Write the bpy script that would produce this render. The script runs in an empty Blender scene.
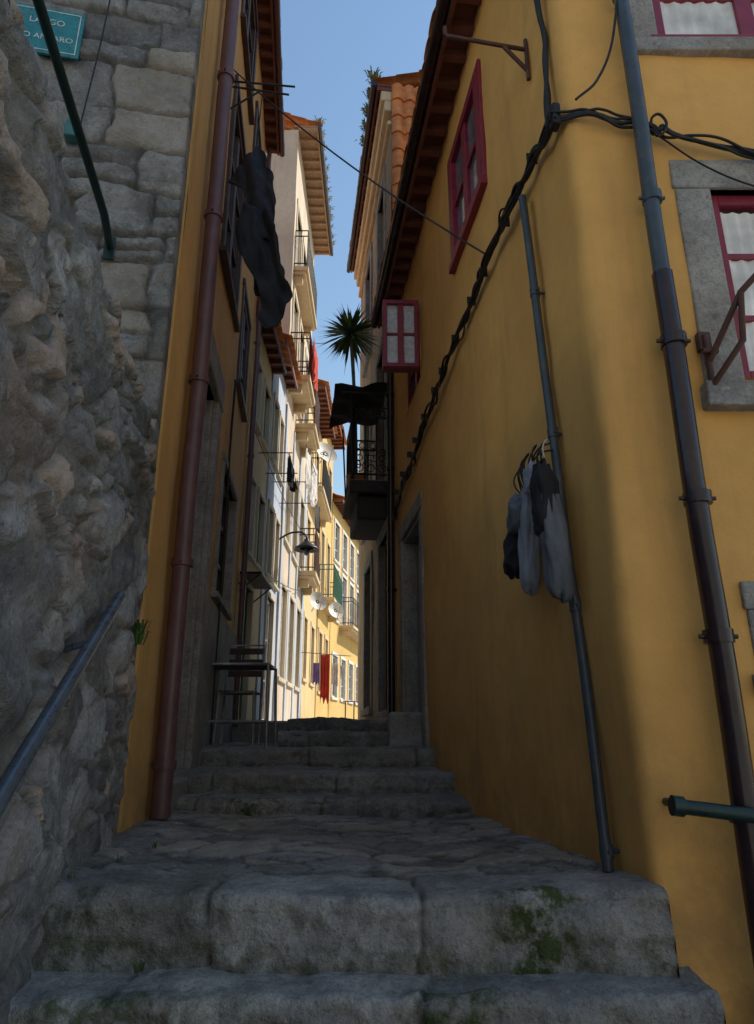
import bpy, math, random
from mathutils import Vector, noise
random.seed(7)
V = Vector; D = bpy.data; S = bpy.context.scene
S.view_settings.view_transform = 'Standard'
S.view_settings.look = 'None'
S.view_settings.exposure = 0

# ------------------------------------------------------------------ helpers
def link(ob, par=None):
    S.collection.objects.link(ob)
    if par: ob.parent = par
    return ob
def grp(name):
    return link(D.objects.new(name, None))
def mesh(name, vs, fs, mat, par=None, smooth=False, tone=None, bevel=0):
    me = D.meshes.new(name); me.from_pydata([tuple(v) for v in vs], [], fs); me.update()
    if mat: me.materials.append(mat)
    if smooth: me.polygons.foreach_set('use_smooth', [True]*len(me.polygons))
    if tone:
        a = me.color_attributes.new('tone', 'FLOAT_COLOR', 'POINT')
        fl = []
        for t in tone: fl += [t[0], t[1], t[2], 1]
        a.data.foreach_set('color', fl)
    ob = D.objects.new(name, me)
    if bevel:
        m = ob.modifiers.new('b', 'BEVEL'); m.width = bevel; m.segments = 2; m.limit_method = 'ANGLE'
    return link(ob, par)
def tube(name, pts, r, mat, par=None, smooth=False, cyclic=False, res=3):
    cu = D.curves.new(name, 'CURVE'); cu.dimensions = '3D'; cu.bevel_depth = r; cu.bevel_resolution = res
    cu.use_fill_caps = True
    cu.materials.append(mat)
    if not isinstance(pts[0], list): pts = [pts]
    for pl in pts:
        if smooth:
            sp = cu.splines.new('BEZIER'); sp.bezier_points.add(len(pl)-1)
            for b, p in zip(sp.bezier_points, pl):
                b.co = p; b.handle_left_type = b.handle_right_type = 'AUTO'
        else:
            sp = cu.splines.new('POLY'); sp.points.add(len(pl)-1)
            for b, p in zip(sp.points, pl): b.co = (p[0], p[1], p[2], 1)
        sp.use_cyclic_u = cyclic
    return link(D.objects.new(name, cu), par)
class Fr:
    def __init__(s, o, d, n):
        s.o = V((o[0], o[1], 0)); s.d = V((d[0], d[1], 0)).normalized(); s.n = V((n[0], n[1], 0)).normalized()
    def P(s, a, z, d=0):
        p = s.o + s.d*a + s.n*d; return V((p.x, p.y, z))
class MB:
    def __init__(s): s.v = []; s.f = []
    def hexa(s, c):
        b = len(s.v); s.v += c
        for q in ((0,1,2,3),(7,6,5,4),(0,4,5,1),(1,5,6,2),(2,6,7,3),(3,7,4,0)): s.f.append([b+i for i in q])
    def w(s, fr, s0, s1, z0, z1, d0, d1):
        s.hexa([fr.P(s0,z0,d0), fr.P(s1,z0,d0), fr.P(s1,z0,d1), fr.P(s0,z0,d1),
                fr.P(s0,z1,d0), fr.P(s1,z1,d0), fr.P(s1,z1,d1), fr.P(s0,z1,d1)])
    def out(s, name, mat, par=None, bevel=0):
        return mesh(name, s.v, s.f, mat, par, bevel=bevel)
WF = Fr((0,0),(1,0),(0,1))   # world frame: s=x d=y
def lerp(a,b,t): return a+(b-a)*t
def sst(a,b,x):
    t = max(0,min(1,(x-a)/(b-a))); return t*t*(3-2*t)
def fr3(p, s, o=0.0): return noise.noise(V((p[0]*s+o, p[1]*s-o, p[2]*s+o*.5)))

# ------------------------------------------------------------------ materials
def base(name, rough=.8, metal=0):
    m = D.materials.new(name); m.use_nodes = True; t = m.node_tree
    b = t.nodes['Principled BSDF']; b.inputs['Roughness'].default_value = rough; b.inputs['Metallic'].default_value = metal
    tc = t.nodes.new('ShaderNodeTexCoord')
    return m, t, b, tc.outputs['Object']
def nz(t, co, sc, det=6, ro=.6, stretch=None, dist=0):
    if stretch:
        mp = t.nodes.new('ShaderNodeMapping'); mp.inputs['Scale'].default_value = stretch
        t.links.new(co, mp.inputs['Vector']); co = mp.outputs['Vector']
    n = t.nodes.new('ShaderNodeTexNoise'); n.inputs['Scale'].default_value = sc
    n.inputs['Detail'].default_value = min(det,5); n.inputs['Roughness'].default_value = ro
    n.inputs['Distortion'].default_value = dist
    t.links.new(co, n.inputs['Vector']); return n.outputs['Fac']
def rmp(t, fac, a, b, lo=0., hi=1.):
    n = t.nodes.new('ShaderNodeMapRange'); n.inputs['From Min'].default_value = a; n.inputs['From Max'].default_value = b
    n.inputs['To Min'].default_value = lo; n.inputs['To Max'].default_value = hi
    t.links.new(fac, n.inputs['Value']); return n.outputs['Result']
def mx(t, fac, a, b, typ='MIX'):
    n = t.nodes.new('ShaderNodeMixRGB'); n.blend_type = typ
    for k, v in (('Fac',fac),('Color1',a),('Color2',b)):
        if isinstance(v, (int,float)): n.inputs[k].default_value = v if k=='Fac' else (v,v,v,1)
        elif isinstance(v, tuple): n.inputs[k].default_value = (v[0],v[1],v[2],1)
        else: t.links.new(v, n.inputs[k])
    return n.outputs['Color']
def mth(t, op, a, b):
    n = t.nodes.new('ShaderNodeMath'); n.operation = op
    for i, v in enumerate((a,b)):
        if isinstance(v,(int,float)): n.inputs[i].default_value = v
        else: t.links.new(v, n.inputs[i])
    return n.outputs[0]
def bmp(t, b, h, st=.3, dist=.02):
    n = t.nodes.new('ShaderNodeBump'); n.inputs['Strength'].default_value = st; n.inputs['Distance'].default_value = dist
    t.links.new(h, n.inputs['Height']); t.links.new(n.outputs['Normal'], b.inputs['Normal'])
def k(c, f): return (c[0]*f, c[1]*f, c[2]*f)

def plaster(name, c, grime=(.12,.10,.08), gr=.35, st=.35, patch=None, basez=None):
    m,t,b,co = base(name,.88)
    col = mx(t, rmp(t, nz(t,co,.9,8,.62),.35,.68), k(c,.84), k(c,1.06))
    col = mx(t, rmp(t, nz(t,co,9,6,.6),.35,.7,0,.4), col, k(c,.74))
    stk = rmp(t, nz(t,co,1.6,7,.65,(3.5,3.5,.35)),.52,.78,0,gr)
    col = mx(t, stk, col, grime)
    blot = rmp(t, nz(t,co,.55,9,.7,None,.6),.56,.74,0,gr*.9)
    col = mx(t, blot, col, patch or k(c,.6))
    if basez is not None:   # splash dirt rising from the paving
        sp = t.nodes.new('ShaderNodeSeparateXYZ'); t.links.new(co, sp.inputs[0])
        zz = rmp(t, sp.outputs[2], basez, basez+.9, 1, 0)
        col = mx(t, mth(t,'MULTIPLY',zz,rmp(t,nz(t,co,3,6,.7),.38,.62,.05,.65)), col, mx(t,.5,grime,k(c,.5)))
    t.links.new(col, b.inputs['Base Color'])
    h = mth(t,'ADD', mth(t,'MULTIPLY',nz(t,co,4,5,.5),1.0), mth(t,'MULTIPLY',nz(t,co,55,4,.6),.22))
    bmp(t,b,h,st,.02)
    return m
def stone(name, c1, c2, joint=(.11,.10,.09), tone=False, moss=.0, warm=(.26,.18,.11), bump=.6, tv=(.62,1.3)):
    m,t,b,co = base(name,.85)
    col = mx(t, rmp(t, nz(t,co,3.2,9,.7),.36,.64), c1, c2)
    col = mx(t, rmp(t, nz(t,co,1.1,6,.6,None,.8),.50,.68,0,.6), col, warm)
    col = mx(t, rmp(t, nz(t,co,70,2,.7),.5,.72,0,.5), col, k(c1,.4))
    col = mx(t, rmp(t, nz(t,co,22,4,.75),.54,.72,0,.5), col, k(c2,1.35))
    col = mx(t, rmp(t, nz(t,co,13,5,.75),.54,.68,0,.55), col, k(c1,.4))
    if tone:
        a = t.nodes.new('ShaderNodeAttribute'); a.attribute_name = 'tone'
        sp = t.nodes.new('ShaderNodeSeparateColor'); t.links.new(a.outputs['Color'], sp.inputs[0])
        col = mx(t, rmp(t, sp.outputs[0],.72,.80,0,.45), col, warm)
        col = mx(t, 1., col, rmp(t, sp.outputs[0],0,1,tv[0],tv[1]), 'MULTIPLY')
        jm = mth(t,'MULTIPLY',sp.outputs[1], rmp(t,nz(t,co,12,5),.3,.6,.3,1))
        col = mx(t, jm, col, mx(t, nz(t,co,18,4), k(joint,.6), k(joint,1.4)))
        mm = mth(t,'MULTIPLY',sp.outputs[2], rmp(t,nz(t,co,14,5,.7),.42,.6))
        col = mx(t, mm, col, mx(t, nz(t,co,60,3), (.02,.035,.01), (.07,.10,.02)))
    if moss:
        col = mx(t, rmp(t, nz(t,co,2.1,8,.7),.58,.7,0,moss), col, (.05,.06,.02))
    t.links.new(col, b.inputs['Base Color'])
    h = mth(t,'ADD', nz(t,co,9,8,.7), mth(t,'MULTIPLY',nz(t,co,90,4,.7),.3))
    bmp(t,b,h,bump,.03)
    return m
def paint(name, c, rough=.5, metal=0, wear=None, wamt=.4, sc=14):
    m,t,b,co = base(name, rough, metal)
    col = mx(t, rmp(t, nz(t,co,sc,7,.65),.35,.7), k(c,.75), k(c,1.15))
    if wear: col = mx(t, rmp(t, nz(t,co,sc*.6,9,.75),.54,.66,0,wamt), col, wear)
    t.links.new(col, b.inputs['Base Color'])
    t.links.new(rmp(t,nz(t,co,sc*2,5),.3,.7,rough*.75,min(1,rough*1.3)), b.inputs['Roughness'])
    bmp(t,b,nz(t,co,sc*4,4),.15,.004)
    return m
def glassm(name, c, rough=.08):
    m,t,b,co = base(name, rough)
    t.links.new(mx(t, rmp(t,nz(t,co,2.5,4),.35,.65), k(c,.6), k(c,1.3)), b.inputs['Base Color'])
    bmp(t,b,nz(t,co,1.5,2),.08,.02)
    return m
def cloth(name, c, sc=5):
    m,t,b,co = base(name,.92)
    t.links.new(mx(t, rmp(t,nz(t,co,sc,7,.6),.3,.7), k(c,.65), k(c,1.3)), b.inputs['Base Color'])
    bmp(t,b,mth(t,'ADD',nz(t,co,sc*3,4,.5,(1,1,.4)),mth(t,'MULTIPLY',nz(t,co,200,2),.1)),.5,.02)
    return m

OCH = plaster('ochre_plaster',(.84,.46,.13),(.28,.16,.08),.30,.35,(.64,.35,.10),basez=-.6)
OCH2 = plaster('ochre_plaster_old',(.80,.45,.14),(.24,.16,.10),.42,.4,basez=-.5)
GRAN = stone('granite',(.22,.215,.21),(.42,.41,.385),warm=(.33,.27,.19))
GRANS = stone('granite_steps',(.21,.205,.20),(.43,.42,.395),(.07,.065,.055),True,warm=(.33,.265,.18),bump=.9)
RUB = stone('rubble_stone',(.17,.172,.185),(.42,.41,.40),(.17,.155,.135),True,warm=(.36,.23,.145),bump=1.,tv=(.5,1.45))
BLK = stone('ashlar_stone',(.17,.17,.165),(.38,.375,.355),(.08,.072,.062),True,warm=(.28,.235,.175),bump=1.,tv=(.6,1.3))
PAV = stone('paving_stone',(.22,.215,.205),(.38,.365,.34),moss=.3)
RENDER_GREY = stone('rough_render',(.26,.26,.26),(.40,.395,.385),bump=.9)
WOOD = paint('brown_eave_wood',(.18,.06,.04),.6,0,(.07,.04,.03),.6,6)
MAROON = paint('maroon_window_paint',(.27,.022,.05),.4,0,(.16,.05,.05),.3)
WHITEP = paint('white_paint',(.74,.73,.70),.5,0,(.4,.37,.32),.3)
DKWOOD = paint('dark_brown_wood',(.07,.035,.026),.55,0,(.14,.10,.07),.4)
GREENP = paint('green_paint',(.03,.16,.11),.5,0,(.1,.12,.1),.3)
def tilem(name, c):
    m,t,b,co = base(name,.8)
    col = mx(t, rmp(t,nz(t,co,5,6,.6),.35,.65), k(c,.7), k(c,1.2))
    col = mx(t, rmp(t,nz(t,co,2,9,.75),.58,.7,0,.6), col, (.16,.12,.06))
    t.links.new(col,b.inputs['Base Color']); bmp(t,b,nz(t,co,40,4),.3,.01); return m
TILE = tilem('clay_tile',(.76,.28,.09))
PIPEB = paint('brown_pipe_paint',(.15,.075,.078),.4,0,(.11,.08,.075),.5,8)
PIPED = paint('dark_pipe_paint',(.028,.016,.022),.2,0,(.12,.06,.04),.25,10)
PIPEG = paint('blue_grey_pipe_paint',(.055,.075,.095),.35,0,(.16,.11,.08),.4,9)
BLACK = paint('black_iron',(.015,.015,.016),.5,.2,(.06,.035,.02),.3)
RUST = paint('rusty_iron',(.10,.045,.035),.6,.2,(.18,.08,.04),.6)
STEEL = paint('painted_steel_rail',(.12,.155,.20),.3,.5,(.25,.25,.25),.4)
GREENR = paint('dark_green_rail',(.012,.04,.04),.35,.2,(.06,.05,.04),.35)
CABLE = paint('cable_rubber',(.012,.012,.013),.55)
GLASS = glassm('window_glass',(.06,.07,.08))
GLASSB = glassm('sky_window_glass',(.14,.16,.19))
CURT = cloth('net_curtain',(.78,.78,.76),4)
DARK = paint('dark_interior',(.012,.011,.010),.9)
ALU = paint('aluminium',(.45,.46,.47),.4,.6)

# ------------------------------------------------------------------ wall builder
def breaks(a,b,st,ex):
    n = max(1,int((b-a)/st)); L = [a+(b-a)*i/n for i in range(n+1)]
    for e in ex:
        if a < e < b:
            L = [x for x in L if abs(x-e) > st*.35 or x in (a,b)] + [e]
    return sorted(set(round(x,5) for x in L))
def wall(name, fr, s0,s1,z0,z1, ops, mat, par, st=.2, amp=.006, depth=.2):
    ss = breaks(s0,s1,st,[e for o in ops for e in o[:2]]); zs = breaks(z0,z1,st,[e for o in ops for e in o[2:4]])
    vs=[]; fs=[]; nx=len(ss)
    for z in zs:
        for s in ss:
            p = fr.P(s,z,0); d = amp*(fr3(p,1.1)*1.2+fr3(p,3.7)*.5)
            vs.append(fr.P(s,z,d))
    for j in range(len(zs)-1):
        for i in range(nx-1):
            cs=(ss[i]+ss[i+1])/2; cz=(zs[j]+zs[j+1])/2
            if any(o[0]<cs<o[1] and o[2]<cz<o[3] for o in ops): continue
            a=j*nx+i; fs.append((a,a+1,a+1+nx,a+nx))
    ob = mesh(name,vs,fs,mat,par,smooth=True)
    vs=[];fs=[]
    def q(a,b,c,d):
        n=len(vs); vs.extend([a,b,c,d]); fs.append((n,n+1,n+2,n+3))
    for (a,b,c,e) in [o[:4] for o in ops]:
        q(fr.P(a,c,0),fr.P(a,e,0),fr.P(a,e,-depth),fr.P(a,c,-depth)); q(fr.P(b,c,0),fr.P(b,e,0),fr.P(b,e,-depth),fr.P(b,c,-depth))
        q(fr.P(a,e,0),fr.P(b,e,0),fr.P(b,e,-depth),fr.P(a,e,-depth)); q(fr.P(a,c,0),fr.P(b,c,0),fr.P(b,c,-depth),fr.P(a,c,-depth))
    for s in (s0,s1): q(fr.P(s,z0,0),fr.P(s,z1,0),fr.P(s,z1,-depth),fr.P(s,z0,-depth))
    q(fr.P(s0,z1,0),fr.P(s1,z1,0),fr.P(s1,z1,-depth),fr.P(s0,z1,-depth))
    mesh(name+'_reveals',vs,fs,mat,par)
def window(fr,s0,s1,z0,z1,fm,par,nx=2,nz_=3,d=-.08,fw=.05,curt=False,glass=None,sur=None,sw=.12,sill=True,proud=.025,name='window'):
    m=MB()
    m.w(fr,s0,s0+fw,z0,z1,d-.06,d); m.w(fr,s1-fw,s1,z0,z1,d-.06,d)
    m.w(fr,s0+fw,s1-fw,z1-fw,z1,d-.06,d); m.w(fr,s0+fw,s1-fw,z0,z0+fw,d-.06,d)
    for i in range(1,nx):
        c=lerp(s0,s1,i/nx); w_=fw*(.7 if i*2==nx else .3); m.w(fr,c-w_,c+w_,z0+fw,z1-fw,d-.055,d-.012)
    for i in range(1,nz_):
        c=lerp(z0,z1,i/nz_); m.w(fr,s0+fw,s1-fw,c-fw*.28,c+fw*.28,d-.05,d-.018)
    m.out(name+'_frame',fm,par,bevel=.004)
    m=MB(); m.w(fr,s0+.01,s1-.01,z0+.01,z1-.01,d-.048,d-.040); m.out(name+'_glass',glass or GLASS,par)
    if curt:
        vs=[];fs=[];n=40
        for i in range(n+1):
            s=lerp(s0+fw,s1-fw,i/n); dd=d-.03+.006*math.sin(i*1.9)
            vs+= [fr.P(s,z0+fw,dd),fr.P(s,z1-fw-.02,dd)]
        for i in range(n): fs.append((2*i,2*i+2,2*i+3,2*i+1))
        mesh(name+'_curtain',vs,fs,CURT,par,smooth=True)
    if sur:
        m=MB(); e=.002
        m.w(fr,s0-sw,s0+e,z0-sw*.2,z1,-.05,proud); m.w(fr,s1-e,s1+sw,z0-sw*.2,z1,-.05,proud)
        m.w(fr,s0-sw-.01,s1+sw+.01,z1,z1+sw,-.05,proud+.006)
        if sill: m.w(fr,s0-sw-.02,s1+sw+.02,z0-sw*.9,z0-sw*.2,-.05,proud+.03)
        m.out(name+'_surround',sur,par,bevel=.008)
def tiles(name,fr,s0,s1,z,d0,d1,slope,mat,par,period=.2,hh=.035):
    ns=max(8,int((s1-s0)/period*8)); L=abs(d1-d0)/1.; nr=max(1,int(L/.34))
    vs=[];fs=[];row=[]
    for r in range(nr):
        row.append((r/nr,0.022)); row.append(((r+1)/nr-.001,0.0))
    for (t,up) in row:
        d=lerp(d0,d1,t); zz=z+slope*abs(d-d0)
        for i in range(ns+1):
            s=lerp(s0,s1,i/ns); ph=(s-s0)/period
            h=abs(math.sin(ph*math.pi))**.7*hh
            j=.012*noise.noise(V((int(ph)*7.1,int(t*nr)*3.3,1.)))
            vs.append(fr.P(s,zz+h+up+j,d+j*2))
    w=ns+1
    for r in range(len(row)-1):
        for i in range(ns): a=r*w+i; fs.append((a,a+1,a+1+w,a+w))
    return mesh(name,vs,fs,mat,par)
def eave(fr,s0,s1,z,ov,par,wood=None,tile=None,gut=None,back=2.5,slope=.38,raf=.28,rafh=.07):
    wood=wood or WOOD; tile=tile or TILE
    m=MB(); m.w(fr,s0,s1,z,z+.03,-.1,ov)
    n=int((s1-s0)/raf)
    for i in range(n+1):
        s=s0+.04+(s1-s0-.08)*i/max(1,n); m.w(fr,s-.03,s+.03,z-rafh,z-.002,.004,ov-.02)
    m.w(fr,s0,s1,z-.09,z-.004,ov-.018,ov+.01)
    m.out('eave_boards',wood,par)
    tiles('roof_tiles',fr,s0-.04,s1+.04,z+.045,ov+.09,-back,slope,tile,par)
    if gut: tube('gutter',[fr.P(s0-.05,z-.02,ov+.05),fr.P(s1+.05,z-.02,ov+.05)],.045,gut,par)
def balcony(fr,s0,s1,z,dep,par,iron,slab,h=1.0,rings=False,sp=.1):
    m=MB(); m.w(fr,s0,s1,z-.1,z,-.02,dep); m.w(fr,s0+.03,s1-.03,z-.16,z-.1,-.02,dep-.05)
    for s in (s0+.1,s1-.2): m.w(fr,s,s+.1,z-.34,z-.16,-.02,dep*.6)
    m.out('balcony_slab',slab,par,bevel=.01)
    c=[fr.P(s0+.02,0,0),fr.P(s0+.02,0,dep-.03),fr.P(s1-.02,0,dep-.03),fr.P(s1-.02,0,0)]
    def lv(zz): return [V((p.x,p.y,zz)) for p in c]
    tube('balcony_top_rail',[lv(z+h),lv(z+h-.14),lv(z+.08)],.014,iron,par)
    bars=[]; rg=[]
    for a,b in ((c[0],c[1]),(c[1],c[2]),(c[2],c[3])):
        L=(b-a).length; n=max(2,int(L/sp))
        for i in range(n+1):
            p=a.lerp(b,i/n); bars.append([V((p.x,p.y,z)),V((p.x,p.y,z+h))])
            if rings and i<n:
                q=a.lerp(b,(i+.5)/n); dv=(b-a).normalized()
                for zz,rr in ((z+h-.07,sp*.42),(z+.16,sp*.45),(z+.3,sp*.38)):
                    rg.append([q+V((0,0,zz))+dv*rr*math.cos(t*.785)+V((0,0,rr*math.sin(t*.785))) for t in range(9)])
    tube('balcony_bars',bars,.008,iron,par,res=1)
    if rg: tube('balcony_scrolls',rg,.007,iron,par,res=1)

# ------------------------------------------------------------------ stone surfaces
def rubble_h(p, sc=3.0, zs=1.5):
    q=V((p.x*sc,p.y*sc,p.z*sc*zs)); w=V((noise.noise(q*.7),noise.noise(q*.7+V((9,3,1))),noise.noise(q*.7+V((2,8,5)))))*.6
    w2=V((noise.noise(q*3.),noise.noise(q*3+V((9,3,1))),noise.noise(q*3+V((2,8,5)))))*.14
    q=q+w+w2; ds,pt=noise.voronoi(q); e=ds[1]-ds[0]
    c=pt[0]; rnd=(math.sin(c.x*12.9+c.y*78.2+c.z*37.7)*43758.5)%1
    if rnd>.62:
        q2=q*1.9; ds2,pt2=noise.voronoi(q2); e2=ds2[1]-ds2[0]; c=pt2[0]
        e=min(e,e2*.75); rnd=(math.sin(c.x*12.9+c.y*78.2+c.z*37.7)*43758.5)%1
    return e,rnd
def rubble_wall():
    g=grp('rubble_stone_wall'); fr=Fr((-.666,0),(-.156,1),(1,.156))
    H=1.60; z0=-1.55; res=.017; vs=[];fs=[];tn=[]; S0=-.6;S1=3.47
    nx=int((S1-S0)/res); nt=int((H-z0+.75)/res); r=.10
    for j in range(nt+1):
        t=z0+j*res
        for i in range(nx+1):
            s=S0+i*res*( (S1-S0)/(nx*res))
            top=H+.06*noise.noise(V((s*1.5,0,3)))+.02*noise.noise(V((s*6,0,3)))
            if t<top-r: z=t; d=0; nn=(1,0)
            elif t<top+r: a=(t-top+r)/(2*r)*math.pi/2; z=top-r+r*math.sin(a); d=-r+r*math.cos(a); nn=(math.cos(a),math.sin(a))
            else: z=top; d=-(t-top); nn=(0,1)
            p=fr.P(s,z,d)
            e,rnd=rubble_h(p)
            hj=sst(0.0,.10,e)
            tilt=.02*math.sin(rnd*40+p.z*9)+.02*math.sin(rnd*70+(p.y)*9)
            rg=1-abs(fr3(p,6,7))*2
            disp=.030*hj+(.030*(rnd-.5)+tilt*.5)*hj+.045*fr3(p,1.1)+.018*fr3(p,4,3)+.013*(rg-.6)+.012*fr3(p,13)+.007*fr3(p,26)
            vs.append(fr.P(s,z+nn[1]*disp,d+nn[0]*disp))
            tn.append((rnd,(1-sst(.01,.08,e))*.95,.0 if z<1 else .3))
    w=nx+1
    for j in range(nt):
        for i in range(nx): a=j*w+i; fs.append((a,a+1,a+1+w,a+w))
    mesh('stonework',vs,fs,RUB,g,True,tn)
    m=MB(); m.w(fr,S0,S1,-1.5,H-.12,-3.,-.14); m.w(fr,S0,2.9,H-.12,H-.02,-3.,-.5); m.w(fr,-1.6,S0,-1.5,H,-3,.0); m.out('core',RUB,g)
rubble_wall()
def ashlar_wall():
    g=grp('granite_block_house'); fr=Fr((-1.215,3.47),(-1,-.20),(.20,-1))
    rows=[];z=-1.5
    while z<6.6:
        h=random.choice((.20,.26,.3,.34,.38,.28)); cuts=[-.2-random.random()*.3]
        while cuts[-1]<2.2: cuts.append(cuts[-1]+random.uniform(.26,.74))
        rows.append((z,z+h,cuts,[random.random() for _ in cuts],[random.random()<.18 for _ in cuts])); z+=h
    res=.015; S1=1.75; Z0=-.55;Z1=5.6; nx=int(S1/res); nzz=int((Z1-Z0)/res); vs=[];fs=[];tn=[]
    for j in range(nzz+1):
        z=Z0+j*res
        for i in range(-4,nx+1):
            s=i*res
            p=fr.P(s,z,0)
            wz=z+.07*fr3(p,1.7)+.022*fr3(p,6)+.008*fr3(p,15); wsx=s+.06*fr3(p,2.5,5)+.024*fr3(p,7)+.008*fr3(p,16)
            rr=next((r for r in rows if r[0]<=wz<r[1]),rows[0])
            ci=max([c for c in range(len(rr[2])) if rr[2][c]<=wsx] or [0]); c0=rr[2][ci]; c1=rr[2][ci+1] if ci+1<len(rr[2]) else c0+.5
            za,zb=rr[0],rr[1]; rn=rr[3][ci]
            if rr[4][ci]:
                zm=(za+zb)/2
                if wz<zm: zb=zm
                else: za=zm; rn=(rn*7.3)%1
            ez=min(wz-za,zb-wz); es=min(wsx-c0,c1-wsx); q=.04
            ex=max(0,q-ez); ey=max(0,q-es); e=q-math.hypot(ex,ey); e=max(0,e)
            hj=sst(0,.028,e)
            rg=1-abs(fr3(p,5,rn*30))*2
            d=.030*hj+(.03*(rn-.5)+.02*math.sin(rn*40+p.z*7)*.6)*hj+.020*fr3(p,4,rn*9)*hj+.012*(rg-.6)+.013*fr3(p,13)+.008*fr3(p,27)
            if i<0: pp=fr.P(0,z,d+i*.05-.0)
            else: pp=fr.P(s,z,d)
            vs.append(pp); tn.append((rn,1-sst(.003,.018,e),0))
    w=nx+5
    for j in range(nzz):
        for i in range(w-1): a=j*w+i; fs.append((a,a+1,a+1+w,a+w))
    mesh('stonework',vs,fs,BLK,g,True,tn)
    m=MB(); m.w(fr,.01,5,-1.5,8.6,-.14,-.045); m.out('wall_core',BLK,g)
    sg=grp('street_name_sign')
    teal=paint('teal_enamel',(.03,.24,.27),.3,0,(.1,.2,.2),.2); wht=paint('sign_white',(.65,.70,.70),.4)
    sa,sb,za,zb=.70,1.13,4.06,4.44
    m=MB(); m.w(fr,sa,sb,za,zb,.065,.082); m.out('plate',teal,sg,bevel=.004)
    m=MB()
    for q in ((sa+.02,sb-.02,zb-.028,zb-.022),(sa+.02,sb-.02,za+.022,za+.028),(sa+.02,sa+.026,za+.03,zb-.03),(sb-.026,sb-.02,za+.03,zb-.03)): m.w(fr,*q,.082,.085)
    m.out('border',wht,sg)
    ang=math.atan2(.20,1)
    for txt,zz,sz in (('LARGO',4.30,.065),('DO AMPARO',4.17,.058)):
        cu=D.curves.new('lettering','FONT'); cu.body=txt; cu.size=sz; cu.align_x='CENTER'; cu.extrude=.001; cu.materials.append(wht)
        o=D.objects.new('lettering',cu); o.location=fr.P((sa+sb)/2,zz,.0845); o.rotation_euler=(math.pi/2,0,ang); link(o,sg)
    lb=grp('wall_lamp_bracket')
    tube('arm',[fr.P(.36,2.70,.0),V((-1.50,3.1,2.73)),V((-1.36,1.9,2.85)),V((-1.30,1.45,2.92))],.023,GREENR,lb)
    m=MB(); m.w(fr,.33,.39,2.62,2.78,.05,.066); m.out('mount_plate',GREENR,lb,bevel=.004)
    tl=paint('teal_box_paint',(.05,.2,.2),.5)
    m=MB(); m.w(fr,.62,.70,3.44,3.56,.03,.1); m.out('junction_box',tl,lb,bevel=.01)
    m=MB(); m.w(WF,-1.40,-1.20,3.0,3.02,1.35,1.55); m.w(WF,-1.38,-1.22,2.66,2.68,1.37,1.53)
    for x in (-1.38,-1.234):
        for y in (1.37,1.516): m.w(WF,x,x+.014,2.68,3.0,y,y+.014)
    m.out('lantern_frame',GREENR,lb)
    m=MB(); m.w(WF,-1.37,-1.23,2.68,3.0,1.38,1.52); m.out('lantern_glass',GLASSB,lb)
    tube('hanging_wire',[fr.P(.56,4.95,.08),fr.P(.58,4.2,.09),fr.P(.62,3.55,.08)],.005,CABLE,lb)
ashlar_wall()

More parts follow.
